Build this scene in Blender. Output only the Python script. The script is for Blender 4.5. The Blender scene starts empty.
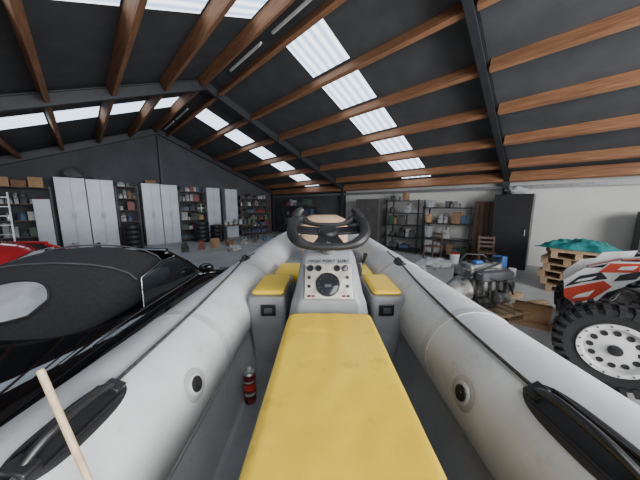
import bpy, bmesh, math, random
from mathutils import Vector, Matrix, noise
random.seed(7)
SC=bpy.context.scene
COL=SC.collection
R45=math.radians(45)
PI=math.pi
# ------------------------------------------------------------------ materials
def M(name,c1,c2=None,scale=4.0,rough=0.6,metal=0.0,bump=0.0,bscale=None,coat=0.0,stretch=None,detail=4,lo=0.35,hi=0.65,stain=None):
    m=bpy.data.materials.new(name); m.use_nodes=True
    nt=m.node_tree; b=nt.nodes['Principled BSDF']
    b.inputs['Roughness'].default_value=rough; b.inputs['Metallic'].default_value=metal
    b.inputs['Coat Weight'].default_value=coat
    if c2 is None: c2=tuple(x*0.8 for x in c1)
    tc=nt.nodes.new('ShaderNodeTexCoord'); mp=nt.nodes.new('ShaderNodeMapping')
    nt.links.new(tc.outputs['Object'],mp.inputs['Vector'])
    if stretch: mp.inputs['Scale'].default_value=stretch
    n=nt.nodes.new('ShaderNodeTexNoise'); n.inputs['Scale'].default_value=scale; n.inputs['Detail'].default_value=detail
    nt.links.new(mp.outputs['Vector'],n.inputs['Vector'])
    r=nt.nodes.new('ShaderNodeValToRGB')
    r.color_ramp.elements[0].position=lo; r.color_ramp.elements[1].position=hi
    r.color_ramp.elements[0].color=(*c2,1); r.color_ramp.elements[1].color=(*c1,1)
    nt.links.new(n.outputs['Fac'],r.inputs['Fac']); out=r.outputs['Color']
    if stain:
        sc,ss,t0,t1=stain
        n3=nt.nodes.new('ShaderNodeTexNoise'); n3.inputs['Scale'].default_value=ss; n3.inputs['Detail'].default_value=10; n3.inputs['Roughness'].default_value=0.7
        nt.links.new(mp.outputs['Vector'],n3.inputs['Vector'])
        r3=nt.nodes.new('ShaderNodeMapRange'); r3.inputs['From Min'].default_value=t0; r3.inputs['From Max'].default_value=t1
        nt.links.new(n3.outputs['Fac'],r3.inputs['Value'])
        mx=nt.nodes.new('ShaderNodeMix'); mx.data_type='RGBA'
        nt.links.new(r3.outputs['Result'],mx.inputs[0]); nt.links.new(out,mx.inputs[6]); mx.inputs[7].default_value=(*sc,1)
        out=mx.outputs[2]
    nt.links.new(out,b.inputs['Base Color'])
    if bump>0:
        n2=nt.nodes.new('ShaderNodeTexNoise'); n2.inputs['Scale'].default_value=bscale or scale*3
        nt.links.new(mp.outputs['Vector'],n2.inputs['Vector'])
        bp=nt.nodes.new('ShaderNodeBump'); bp.inputs['Strength'].default_value=bump; bp.inputs['Distance'].default_value=0.02
        nt.links.new(n2.outputs['Fac'],bp.inputs['Height']); nt.links.new(bp.outputs['Normal'],b.inputs['Normal'])
    return m
def EM(name,c1,c2,strength,scale):
    m=bpy.data.materials.new(name); m.use_nodes=True; nt=m.node_tree
    for n in list(nt.nodes): nt.nodes.remove(n)
    o=nt.nodes.new('ShaderNodeOutputMaterial'); e=nt.nodes.new('ShaderNodeEmission')
    tc=nt.nodes.new('ShaderNodeTexCoord'); w=nt.nodes.new('ShaderNodeTexWave'); w.bands_direction='Y'
    w.inputs['Scale'].default_value=scale; w.inputs['Distortion'].default_value=0.6
    r=nt.nodes.new('ShaderNodeValToRGB'); r.color_ramp.elements[0].color=(*c2,1); r.color_ramp.elements[1].color=(*c1,1)
    nt.links.new(tc.outputs['Object'],w.inputs['Vector']); nt.links.new(w.outputs['Fac'],r.inputs['Fac'])
    nt.links.new(r.outputs['Color'],e.inputs['Color']); e.inputs['Strength'].default_value=strength
    nt.links.new(e.outputs[0],o.inputs['Surface']); return m
m_ceil=M('ceiling_panel',(0.070,0.073,0.079),(0.052,0.055,0.060),2,0.8)
m_wallD=M('charcoal_wall',(0.078,0.082,0.092),(0.058,0.062,0.07),1.5,0.8)
m_wallL=M('white_wall',(0.64,0.635,0.61),(0.54,0.535,0.51),0.8,0.85)
m_floor=M('concrete',(0.42,0.415,0.40),(0.30,0.295,0.285),1.2,0.5,bump=0.15,bscale=30,detail=8)
m_wood=M('purlin_wood',(0.36,0.175,0.085),(0.19,0.085,0.04),3,0.7,stretch=(12,0.8,12),bump=0.2,stain=((0.10,0.045,0.02),1.5,0.5,0.8))
m_steel=M('dark_steel',(0.045,0.048,0.054),None,5,0.5,0.3)
m_sky=EM('skylight_sheet',(0.84,0.94,1.0),(0.32,0.45,0.64),3.3,1.5)
m_tube=M('hypalon_white',(0.64,0.655,0.66),(0.53,0.545,0.55),3.5,0.40,bump=0.09,bscale=10,detail=10,stain=((0.32,0.32,0.31),6,0.55,0.80))
m_tubeseam=M('hypalon_seam',(0.55,0.56,0.56),None,8,0.45)
m_tubeg=M('hypalon_patch_grey',(0.44,0.44,0.43),None,8,0.5)
m_grp=M('grey_gelcoat',(0.25,0.26,0.275),(0.20,0.21,0.22),6,0.36,bump=0.02,stain=((0.14,0.14,0.14),5,0.60,0.85))
m_grpL=M('light_gelcoat',(0.28,0.29,0.305),(0.23,0.24,0.25),6,0.38)
m_deck=M('deck_grey',(0.30,0.31,0.32),(0.24,0.25,0.26),4,0.45,bump=0.05,bscale=90,stain=((0.16,0.155,0.15),5,0.58,0.85))
m_yel=M('yellow_vinyl',(0.95,0.66,0.045),(0.84,0.53,0.03),2.2,0.40,bump=0.14,bscale=6,detail=8,lo=0.25,hi=0.6,stain=((0.45,0.26,0.03),9,0.58,0.85))
m_blk=M('black_rubber',(0.016,0.016,0.017),None,8,0.5)
m_blks=M('black_plastic',(0.02,0.02,0.022),None,8,0.32)
m_rope=M('black_rope',(0.014,0.014,0.016),(0.07,0.07,0.07),110,0.8,bump=0.6,bscale=150)
m_panel=M('dash_panel',(0.56,0.53,0.48),(0.36,0.33,0.29),18,0.35,0.3)
m_chr=M('chrome',(0.7,0.7,0.7),None,5,0.2,1.0)
m_alu=M('aluminium',(0.5,0.5,0.5),None,9,0.35,0.9)
m_glassD=M('dark_glass',(0.02,0.024,0.028),None,3,0.06,coat=0.8)
m_car=M('black_paint',(0.008,0.008,0.010),None,3,0.06,coat=1.0)
m_soft=M('softtop_fabric',(0.015,0.015,0.017),(0.023,0.023,0.026),30,0.9,bump=0.1,bscale=80)
m_plw=M('clouded_vinyl_window',(0.50,0.51,0.53),(0.26,0.27,0.29),3,0.2)
m_red=M('red_paint',(0.40,0.02,0.025),None,3,0.18,coat=1.0)
m_redp=M('red_plastic',(0.50,0.045,0.025),(0.40,0.025,0.02),6,0.35)
m_org=M('livery_red',(0.58,0.06,0.03),None,6,0.3)
m_redm=M('faded_red',(0.25,0.05,0.04),(0.16,0.035,0.03),6,0.5)
m_wht=M('white_paint',(0.75,0.75,0.73),None,6,0.4)
m_whm=M('dull_white',(0.50,0.50,0.48),(0.33,0.33,0.32),6,0.5)
m_lock=M('locker_steel',(0.50,0.53,0.57),(0.42,0.45,0.49),2,0.4,0.1)
m_card=M('cardboard',(0.42,0.26,0.14),(0.34,0.205,0.11),5,0.85)
m_card2=M('old_cardboard',(0.24,0.14,0.08),(0.18,0.10,0.06),5,0.85)
m_tape=M('packing_tape',(0.5,0.38,0.22),None,5,0.3)
m_pal=M('pallet_wood',(0.42,0.29,0.17),(0.25,0.17,0.10),4,0.8,stretch=(1,6,6))
m_pole=M('pale_pole_wood',(0.60,0.47,0.30),(0.46,0.34,0.20),5,0.6,stretch=(14,14,1))
m_teal=M('teal_tarp',(0.02,0.25,0.23),(0.010,0.12,0.12),3,0.5,bump=0.4,bscale=6)
m_gtarp=M('grey_tarp',(0.40,0.41,0.42),(0.24,0.25,0.26),4,0.6,bump=0.5,bscale=8)
m_blue=M('blue_plastic',(0.03,0.12,0.36),None,6,0.4)
m_bluem=M('faded_blue',(0.08,0.12,0.19),(0.05,0.08,0.13),6,0.5)
m_grn=M('green_plastic',(0.05,0.10,0.06),None,6,0.5)
m_eng=M('dirty_metal',(0.12,0.117,0.11),(0.035,0.034,0.032),9,0.55,0.5,bump=0.2)
m_engL=M('cast_alloy',(0.36,0.355,0.34),(0.11,0.107,0.10),9,0.5,0.5,bump=0.1)
m_brown=M('dark_brown_wood',(0.13,0.08,0.055),(0.08,0.048,0.034),3,0.6,stretch=(6,6,1))
m_dgrey=M('dark_grey_wood',(0.09,0.083,0.08),(0.06,0.056,0.055),3,0.6)
m_tan=M('tan_leather',(0.50,0.34,0.22),(0.38,0.25,0.16),6,0.6)
m_can=M('can_dark_red',(0.20,0.02,0.025),(0.025,0.012,0.012),34,0.3,0.2,lo=.42,hi=.58)
m_lamp=M('lamp_white',(0.8,0.8,0.78),None,3,0.4)
m_gal=M('galvanised',(0.35,0.36,0.37),(0.26,0.27,0.28),12,0.45,0.7)
m_skin=M('grey_cover',(0.09,0.09,0.10),(0.055,0.055,0.06),5,0.8)
# ------------------------------------------------------------------ mesh builder
class MB:
    def __init__(s): s.bm=bmesh.new()
    def add(s,vs,fs,T=None):
        bv=[s.bm.verts.new((T@Vector(v)) if T is not None else Vector(v)) for v in vs]
        for f in fs:
            try: s.bm.faces.new([bv[i] for i in f])
            except ValueError: pass
        return s
    def box(s,c,d,R=None,taper=None):
        hx,hy,hz=d[0]/2,d[1]/2,d[2]/2; tx,ty=(taper or (1,1))
        vs=[(-hx,-hy,-hz),(hx,-hy,-hz),(hx,hy,-hz),(-hx,hy,-hz),(-hx*tx,-hy*ty,hz),(hx*tx,-hy*ty,hz),(hx*tx,hy*ty,hz),(-hx*tx,hy*ty,hz)]
        T=Matrix.Translation(Vector(c))
        if R is not None: T=T@R.to_4x4()
        return s.add(vs,[(0,3,2,1),(4,5,6,7),(0,1,5,4),(1,2,6,5),(2,3,7,6),(3,0,4,7)],T)
    def loft(s,rings,cap=True,closed=True,loop=False):
        n=len(rings[0]); vs=[v for r in rings for v in r]; fs=[]
        m=len(rings)
        for i in range(m if loop else m-1):
            a=i*n; b=((i+1)%m)*n
            for j in range(n if closed else n-1):
                k=(j+1)%n; fs.append((a+j,a+k,b+k,b+j))
        if cap and closed and not loop:
            fs.append(tuple(reversed(range(n)))); fs.append(tuple(range((m-1)*n,m*n)))
        return s.add(vs,fs)
    def tube(s,pts,r,seg=12,loop=False,cap=True):
        pts=[Vector(p) for p in pts]; n=len(pts); rings=[]
        rr=r if isinstance(r,(list,tuple)) else [r]*n
        up=None
        for i,p in enumerate(pts):
            if loop: t=(pts[(i+1)%n]-pts[i-1])
            else: t=pts[min(i+1,n-1)]-pts[max(i-1,0)]
            t.normalize()
            if up is None:
                up=Vector((0,0,1)) if abs(t.z)<0.9 else Vector((0,1,0))
            u=(up-t*up.dot(t))
            if u.length<1e-5: u=t.orthogonal()
            u.normalize(); v=t.cross(u); up=u
            rings.append([tuple(p+(u*math.cos(2*PI*k/seg)+v*math.sin(2*PI*k/seg))*rr[i]) for k in range(seg)])
        return s.loft(rings,cap=cap,loop=loop)
    def cyl(s,p0,p1,r,r1=None,seg=20):
        return s.tube([p0,p1],[r,r if r1 is None else r1],seg)
    def lathe(s,prof,seg=32,T=None,closed=False):
        rings=[]
        for r,z in prof:
            rings.append([(r*math.cos(2*PI*k/seg),r*math.sin(2*PI*k/seg),z) for k in range(seg)])
        if T is not None: rings=[[tuple(T@Vector(v)) for v in rg] for rg in rings]
        return s.loft(rings,cap=not closed,loop=closed)
    def prism(s,poly,axis,lo,hi):
        def mk(p,t):
            if axis=='x': return (t,p[0],p[1])
            if axis=='y': return (p[0],t,p[1])
            return (p[0],p[1],t)
        return s.loft([[mk(p,lo) for p in poly],[mk(p,hi) for p in poly]])
    def blob(s,c,d,amp=0.2,fr=2.0,seed=0,seg=24,rg=12,flat=True):
        rings=[]
        for i in range(1,rg):
            th=PI*i/rg; ring=[]
            for k in range(seg):
                ph=2*PI*k/seg
                v=Vector((math.sin(th)*math.cos(ph),math.sin(th)*math.sin(ph),math.cos(th)))
                f=1+amp*noise.noise(v*fr+Vector((seed*7.3,seed,0)))
                v=v*f; z=v.z
                if flat: z=max(z,-0.75)
                ring.append((c[0]+v.x*d[0]/2,c[1]+v.y*d[1]/2,c[2]+z*d[2]/2))
            rings.append(ring)
        return s.loft(rings)
    def fin(s,name,mat,parent=None,loc=(0,0,0),rot=(0,0,0),bev=0,bseg=2,sub=0,center=False,label=None,cat=None,group=None,kind=None,sharp=0.6):
        bm=s.bm
        bmesh.ops.recalc_face_normals(bm,faces=bm.faces)
        for f in bm.faces: f.smooth=True
        for e in bm.edges:
            if len(e.link_faces)==2 and sub==0 and e.calc_face_angle(0)>sharp: e.smooth=False
        loc=Vector(loc)
        if center:
            xs=[v.co for v in bm.verts]
            c=Vector(((min(v.x for v in xs)+max(v.x for v in xs))/2,(min(v.y for v in xs)+max(v.y for v in xs))/2,min(v.z for v in xs)))
            for v in bm.verts: v.co-=c
            loc=loc+Matrix.Rotation(rot[2],3,'Z')@c
        me=bpy.data.meshes.new(name); bm.to_mesh(me); bm.free()
        me.materials.append(mat)
        o=bpy.data.objects.new(name,me); COL.objects.link(o)
        o.location=loc; o.rotation_euler=rot
        if parent: o.parent=parent
        if bev>0:
            b=o.modifiers.new('bevel','BEVEL'); b.width=bev; b.segments=bseg; b.limit_method='ANGLE'; b.angle_limit=math.radians(35)
        if sub>0:
            q=o.modifiers.new('sub','SUBSURF'); q.levels=sub; q.render_levels=sub
        tag(o,label,cat,group,kind)
        return o
def tag(o,label=None,cat=None,group=None,kind=None):
    if label: o['label']=label
    if cat: o['category']=cat
    if group: o['group']=group
    if kind: o['kind']=kind
def root(name,label,cat,loc=(0,0,0),rz=0,group=None,rot=None):
    e=bpy.data.objects.new(name,None); COL.objects.link(e); e.empty_display_size=0.1
    e.location=loc; e.rotation_euler=rot if rot else (0,0,rz); tag(e,label,cat,group); return e
def Bw(b,a,z=0):
    return Matrix.Rotation(R45,3,'Z')@Vector((b,a,z))
BR=(0,0,R45)
def rotX(a): return Matrix.Rotation(a,3,'X')
def rotY(a): return Matrix.Rotation(a,3,'Y')
def rotZ(a): return Matrix.Rotation(a,3,'Z')
# ------------------------------------------------------------------ building (local x=b, y=a, turned 45 deg)
RB,RZ,SL=2.9,5.4,0.414
TH=math.atan(SL)
def zr(b): return RZ-SL*abs(b-RB)
A0,A1=-7.0,13.8
BL,BRt=-4.5,9.4
MB().box(((BL+BRt)/2,(A0+A1)/2,-0.05),(BRt-BL+0.8,A1-A0+0.6,0.1)).fin('floor',m_floor,rot=BR,kind='structure')
def slab(mb,b0,b1,a0,a1,t=0.08):
    vs=[(b0,a0,zr(b0)),(b1,a0,zr(b1)),(b1,a1,zr(b1)),(b0,a1,zr(b0)),(b0,a0,zr(b0)+t),(b1,a0,zr(b1)+t),(b1,a1,zr(b1)+t),(b0,a1,zr(b0)+t)]
    mb.add(vs,[(0,3,2,1),(4,5,6,7),(0,1,5,4),(1,2,6,5),(2,3,7,6),(3,0,4,7)])
strips=[(-2.4,-1.3),(3.4,4.5),(9.15,10.25)]
pr=[3.34,4.38,5.44,6.5,7.56,8.6,9.2]; pl=[2.72,1.78,0.72,-0.34,-1.4,-2.46,-3.5]
panesR=[(pr[i]+0.07,pr[i+1]-0.10) for i in range(6)]
panesL=[(pl[i+1]+0.10,pl[i]-0.07) for i in range(6)]
wn=1
def roof(b0,b1,panes):
    global wn
    mb=MB(); cur=A0
    for q0,q1 in strips:
        slab(mb,b0,b1,cur,q0); cur=q1
        x=b0
        for p0,p1 in sorted(panes):
            slab(mb,x,p0,q0,q1); x=p1
            w=MB(); slab(w,p0,p1,q0,q1,0.03); w.fin('window_%d'%wn,m_sky,rot=BR,kind='structure'); wn+=1
        slab(mb,x,b1,q0,q1)
    slab(mb,b0,b1,cur,A1+0.1)
    mb.fin('ceiling',m_ceil,rot=BR,kind='structure')
roof(RB,9.6,panesR); roof(BL-0.1,RB,panesL)
MB().prism([(BL,0),(BRt,0),(BRt,zr(BRt)),(RB,RZ),(BL,zr(BL))],'y',A1,A1+0.15).fin('wall_end',m_wallD,rot=BR,kind='structure')
MB().box((9.5,(A0+7.6)/2,1.33),(0.2,7.6-A0,2.66)).fin('wall_right',m_wallL,rot=BR,kind='structure')
MB().box((9.5,(7.6+A1)/2,1.33),(0.2,A1-7.6,2.66)).fin('wall_right_rear',m_wallD,rot=BR,kind='structure')
MB().box((BL-0.1,(A0+A1)/2,1.16),(0.2,A1-A0,2.32)).fin('wall_left',m_wallD,rot=BR,kind='structure')
MB().box((9.28,(A0+A1)/2,2.33),(0.12,A1-A0-0.2,0.09)).fin('trim_1',m_gal,rot=BR,kind='structure')
FR=[-5.1,1.2,7.55,13.62]
for fa in FR:
    r=root('steel_roof_frame','dark steel portal frame under the sloping roof','steel frame',Bw(RB,fa,0),R45,'steel portal frames')
    for side in (1,-1):
        L=(6.35 if side>0 else 7.2)/math.cos(TH)
        ang=TH*side
        mb=MB(); R=rotY(ang)
        cx=side*(L*math.cos(TH)/2); cz=RZ-0.18-SL*abs(cx)
        nrm=R@Vector((0,0,1))
        c=Vector((cx,0,cz))
        mb.box(c,(L,0.02,0.22),R); mb.box(c+nrm*0.115,(L,0.12,0.02),R); mb.box(c-nrm*0.115,(L,0.12,0.02),R)
        mb.fin('rafter',m_steel,r)
        ex=side*(6.28 if side>0 else 7.28); h=RZ-SL*abs(ex)-0.30
        mb=MB(); mb.box((ex,0,h/2),(0.2,0.02,h)); mb.box((ex-0.1,0,h/2),(0.02,0.14,h)); mb.box((ex+0.1,0,h/2),(0.02,0.14,h)); mb.box((ex,0,0.01),(0.26,0.2,0.02))
        mb.fin('column',m_steel,r)
MB().box((2.9,13.68,2.5),(0.1,0.2,5.0)).box((2.9,13.6,0.02),(0.3,0.3,0.04)).fin('steel_post',m_steel,rot=BR,center=True,label='thin steel post against the charcoal end wall',cat='post')
segs=[(-5.02,1.12),(1.28,7.47),(7.63,13.54)]
for lst,side in ((pr,1),(pl,-1)):
    for b in lst:
        for s0,s1 in segs:
            dp=0.23 if abs(b-9.2)>.01 else 0.30
            R=rotY(TH*side); n=R@Vector((0,0,1))
            c=Vector((b,(s0+s1)/2,zr(b)))-n*(dp/2+0.004)
            if dp>.25: c.z-=0.03; c.x-=.03
            MB().box(c,(0.09,s1-s0,dp),R).fin('wooden_purlin',m_wood,rot=BR,center=True,bev=0.004,label='orange-brown timber purlin under the dark ceiling',cat='beam',group='timber roof purlins')
for a0,a1 in ((2.9,4.4),(4.8,6.3),(9.7,11.2),(11.5,13.0)):
    r=root('fluorescent_lamp','slim white fluorescent batten lamp near the ridge','lamp',Bw(3.05,(a0+a1)/2,5.16),R45,'ceiling batten lamps')
    L=a1-a0
    MB().box((0,0,0.03),(0.04,L,0.035)).fin('lamp_housing',m_lamp,r,bev=0.005)
    MB().cyl((0,-L/2+0.04,-0.003),(0,L/2-0.04,-0.003),0.013).fin('lamp_tube',m_lamp,r)
    for s_ in (-1,1): MB().cyl((0,s_*L/3,0.045),(0,s_*L/3,0.20),0.006,seg=8).fin('hanger',m_steel,r)
# ------------------------------------------------------------------ BOAT
CX=0.033
boat=root('inflatable_boat','white rigid inflatable boat with grey hull and yellow seat','boat',(0,0,0))
def tubepath():
    P=[]; Rr=[]
    ys=[-1.25,-1.15,-1.0,-0.6,-0.2,0.2,0.6,1.0,1.4,1.8,2.2,2.6]
    rs=[0.06,0.14,0.2]+[0.235]*9
    for y,r in zip(ys,rs): P.append((-0.705,y,1.03)); Rr.append(r)
    N=28
    for i in range(1,N):
        th=PI*i/N
        x=CX-0.738*math.cos(th); s=math.sin(th); y=2.6+2.1*s**0.85
        P.append((x,y,1.03+0.20*s*s)); Rr.append(0.237)
    for y,r in zip(reversed(ys),reversed(rs)): P.append((0.77,y,1.04)); Rr.append(r+0.004)
    return P,Rr
P,Rr=tubepath()
tb=MB(); tb.tube(P,Rr,48); tube=tb.fin('inflatable_tube',m_tube,boat,sharp=1.2)
for (cx,cz,r) in ((-0.705,1.03,0.235),(0.77,1.04,0.241)):
    for y in (0.18,1.12,2.15):
        pts=[(cx,y-0.025,cz),(cx,y-0.0249,cz),(cx,y+0.0249,cz),(cx,y+0.025,cz)]
        MB().tube(pts,[r-0.003,r+0.0022,r+0.0022,r-0.003],48).fin('seam_band',m_tubeseam,tube)
for sgn,cx,cz,r in ((-1,-0.705,1.03,0.235),(1,0.77,1.04,0.241)):
    MB().tube([(cx+sgn*(r+0.002),y,cz-0.02) for y in (-0.9,0,1,2,2.6)],0.02,10).fin('rubbing_strake',m_skin,tube)
def tp(side,y,th,lift=0.0):
    cx,cz,r=((-0.705,1.03,0.235) if side<0 else (0.77,1.04,0.241))
    t=math.radians(th)
    n=Vector((-side*math.sin(t),0,math.cos(t)))
    return Vector((cx,y,cz))+n*(r+lift),n
def frame(side,y,th,lift=0):
    p,n=tp(side,y,th,lift); yv=Vector((0,1,0)); xv=yv.cross(n)
    Mx=Matrix((xv,yv,n)).transposed().to_4x4(); Mx.translation=p; return Mx
def surfpatch(side,y,th,rx,ry,lift,pw=1.0):
    N=36; K=6; vs=[];fs=[]
    r=0.235 if side<0 else 0.241
    for k in range(K+1):
        f=k/K
        for i in range(N):
            a=2*PI*i/N; c_,s_=math.cos(a),math.sin(a)
            u=rx*f*math.copysign(abs(c_)**pw,c_); v=ry*f*math.copysign(abs(s_)**pw,s_)
            p,n=tp(side,y+v,th+math.degrees(u/r),lift if f<0.95 else 0.0004); vs.append(tuple(p))
    for k in range(K):
        for i in range(N):
            j=(i+1)%N; fs.append((k*N+i,k*N+j,(k+1)*N+j,(k+1)*N+i))
    mb=MB(); mb.add(vs,fs); return mb
def handle(side,y,th,L,W,name='grab_handle'):
    T=frame(side,y,th,-0.004)
    h=surfpatch(side,y,th,W/2,L/2,0.006,0.75).fin(name,m_blk,tube,sharp=1.0)
    pts=[]
    for i in range(13):
        t=-1+2*i/12; pts.append(T@Vector((0,t*L*0.40,0.012+0.040*(1-abs(t)**3.0)*L/0.26)))
    rads=[(0.0115 if 2<i<10 else 0.010)*(L/0.26)**0.5 for i in range(13)]
    mb=MB(); mb.tube(pts,rads,12)
    for t in (-1,1):
        mb.box(T@Vector((0,t*L*0.40,0.012)),(W*0.45,L*0.13,0.022),T.to_3x3())
    mb.fin('grip',m_blks,h,bev=0.004)
    for o_ in (-.32,.32):
        MB().tube([T@Vector((o_*W,t*L*.36,.011)) for t in (-1,-.5,0,.5,1)],.004,8).fin('pad_rib',m_blks,h)
handle(-1,0.53,20,0.28,0.11); handle(1,0.50,31,0.32,0.12)
handle(-1,2.33,-12,0.2,0.09); handle(1,2.12,10,0.2,0.09)
def rope(side,y0,t0,y1,t1,sag):
    pts=[]
    for i in range(33):
        f=i/32; p,n=tp(side,y0+(y1-y0)*f,t0+(t1-t0)*f+sag*4*f*(1-f),0.0075+.003*abs(math.sin(f*9))); pts.append(p)
    return pts
for a in ((-1,0.62,18,2.27,-11,6),(-1,0.43,22,-0.7,15,0),(1,0.62,30,2.06,11,5),(1,0.38,31,-0.7,20,0),(1,2.2,9,2.6,5,0),(-1,2.42,-10,2.6,-6,0)):
    MB().tube(rope(*a),0.0062,8).fin('life_line',m_rope,tube)
for side,y,th in ((-1,0.83,70),(1,0.80,76)):
    v0=surfpatch(side,y,th,0.062,0.062,0.002).fin('valve_patch',m_tubeg,tube,sharp=1.0)
    T=frame(side,y,th,0.0)
    MB().lathe([(0.001,0.006),(0.036,0.006),(0.040,0.004),(0.042,-0.004),(0.001,-0.004)],32,T).fin('valve_collar',m_tubeseam,v0)
    MB().lathe([(0.001,0.016),(0.012,0.016),(0.013,0.011),(0.021,0.012),(0.028,0.010),(0.030,0.004),(0.001,0.004)],28,T).fin('valve_cap',m_blk,v0)
mb=MB()
def sect(y): return [(-0.60,y,0.86),(-0.545,y,0.90),(-0.50,y,0.915),(-0.485,y,0.90),(-0.455,y,0.76),(-0.43,y,0.715),(-0.40,y,0.70),(0.46,y,0.70),(0.49,y,0.715),(0.515,y,0.76),(0.55,y,0.90),(0.565,y,0.915),(0.61,y,0.90),(0.66,y,0.86),(0.66,y,0.80),(0.58,y,0.68),(0.50,y,0.66),(-0.44,y,0.66),(-0.52,y,0.68),(-0.60,y,0.80)]
mb.loft([sect(y) for y in (-0.95,0.3,1.2,2.0,2.6)]); deck=mb.fin('deck_liner',m_deck,boat)
for x0 in (-0.499,0.564):
    MB().tube([(x0,-0.9,0.918),(x0,2.6,0.918)],0.012,10).fin('liner_lip',m_grpL,deck)
ring=[(CX-0.55,2.6),(CX+0.55,2.6),(CX+0.52,3.2),(CX+0.40,3.8),(CX+0.18,4.25),(CX-0.18,4.25),(CX-0.40,3.8),(CX-0.52,3.2)]
MB().prism(ring,'z',0.95,1.06).fin('bow_deck',m_grpL,boat,bev=0.01)
def hs(y,w,k,t): return [(CX-w,y,t),(CX-w*0.95,y,t-0.08),(CX-w*0.5,y,(t+k)/2-0.03),(CX,y,k),(CX+w*0.5,y,(t+k)/2-0.03),(CX+w*0.95,y,t-0.08),(CX+w,y,t),(CX,y,t+0.02)]
MB().loft([hs(-1.0,0.6,0.46,0.70),hs(1.0,0.6,0.46,0.70),hs(2.5,0.55,0.48,0.72),hs(3.5,0.4,0.58,0.85),hs(4.2,0.2,0.75,0.98),hs(4.5,0.05,0.95,1.05)]).fin('hull',m_grp,boat)
MB().box((CX,-1.0,0.85),(1.0,0.06,0.5)).fin('transom',m_grp,boat,bev=0.01)
def rr(x0,x1,y0,y1,z,r=0.04,n=5):
    pts=[]
    for cx,cy,a0 in ((x1-r,y1-r,0),(x0+r,y1-r,90),(x0+r,y0+r,180),(x1-r,y0+r,270)):
        for i in range(n+1):
            a=math.radians(a0+90*i/n); pts.append((cx+r*math.cos(a),cy+r*math.sin(a),z))
    return pts
SX=0.055
MB().loft([rr(SX-0.235,SX+0.235,-0.3,1.33,0.70,0.03),rr(SX-0.225,SX+0.225,-0.3,1.33,0.76,0.03),rr(SX-0.195,SX+0.195,-0.3,1.33,0.85,0.04),rr(SX-0.19,SX+0.19,-0.3,1.33,1.0,0.04),rr(SX-0.215,SX+0.215,-0.3,1.335,1.10,0.04)]).fin('seat_base',m_grp,boat)
def cushion(name,x0,x1,y0,y1,z0,z1,r=0.05,parent=boat):
    e=0.022
    rings=[rr(x0+e*.6,x1-e*.6,y0+e*.6,y1-e*.6,z0,r*.8),rr(x0,x1,y0,y1,z0+min(e*.6,(z1-z0)*.3),r),rr(x0,x1,y0,y1,z1-min(e,(z1-z0)*.5),r),rr(x0+e*.35,x1-e*.35,y0+e*.35,y1-e*.35,z1-e*.15,r),rr(x0+e,x1-e,y0+e,y1-e,z1,r*.9),rr(x0+e*3,x1-e*3,y0+e*3,y1-e*3,z1+0.002,r*.6)]
    return MB().loft(rings).fin(name,m_yel,parent,sharp=1.3)
def tapx(x,y):
    k=1.02-0.055*max(0,(y+.25)/1.55); return SX+(x-SX)*k
def bigcushion():
    x0,x1,y0,y1,z0,z1=SX-0.250,SX+0.250,-0.25,1.30,1.105,1.186
    r=0.05; nu=36; nv=90; vs=[];fs=[]
    for j in range(nv+1):
        for i in range(nu+1):
            u=-1+2*i/nu; v=-1+2*j/nv
            x=(x0+x1)/2+u*(x1-x0)/2; y=(y0+y1)/2+v*(y1-y0)/2
            dx=(x1-x0)/2*(1-abs(u)); dy=(y1-y0)/2*(1-abs(v))
            if dx<r and dy<r:
                q=Vector((r-dx,r-dy)); l=max(q.x,q.y); L=q.length
                if L>1e-6:
                    k=l/L; nx=r-q.x*k; ny=r-q.y*k
                    x=(x0+nx if u<0 else x1-nx); y=(y0+ny if v<0 else y1-ny); 
            d=min(dx,dy); e=0.034
            z=z1 if d>e else z1-e+math.sqrt(max(0,e*e-(e-d)**2))
            z+=0.005*(1-u*u)+0.004*noise.noise(Vector((x*6,y*3,2)))+0.0025*noise.noise(Vector((x*16,y*11,5)))
            for yc,am in ((1.05,.003),(0.85,.002),(0.60,.002)):
                z-=am*math.exp(-((y-yc-0.03*math.sin(u*3+yc*9))/0.012)**2)*max(0,1-abs(u+.2))
            vs.append((tapx(x,y),y,z))
    W=nu+1
    for j in range(nv):
        for i in range(nu): fs.append((j*W+i,j*W+i+1,(j+1)*W+i+1,(j+1)*W+i))
    bd=[i for i in range(W)]+[j*W+nu for j in range(1,nv+1)]+[nv*W+i for i in range(nu-1,-1,-1)]+[j*W for j in range(nv-1,0,-1)]
    base=len(vs)
    for k in bd: vs.append((vs[k][0],vs[k][1],z0))
    n=len(bd)
    for k in range(n): fs.append((bd[k],base+k,base+(k+1)%n,bd[(k+1)%n]))
    fs.append(tuple(base+k for k in range(n)))
    mb=MB(); mb.add(vs,fs); return mb.fin('seat_cushion',m_yel,boat,sharp=1.4)
cs=bigcushion()
pts=[Vector((tapx(p[0],p[1]),p[1],p[2])) for p in rr(SX-0.251,SX+0.251,-0.251,1.301,1.125,0.05,6)]
MB().tube(pts,0.0045,8,loop=True).fin('piping',m_yel,cs)
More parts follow.
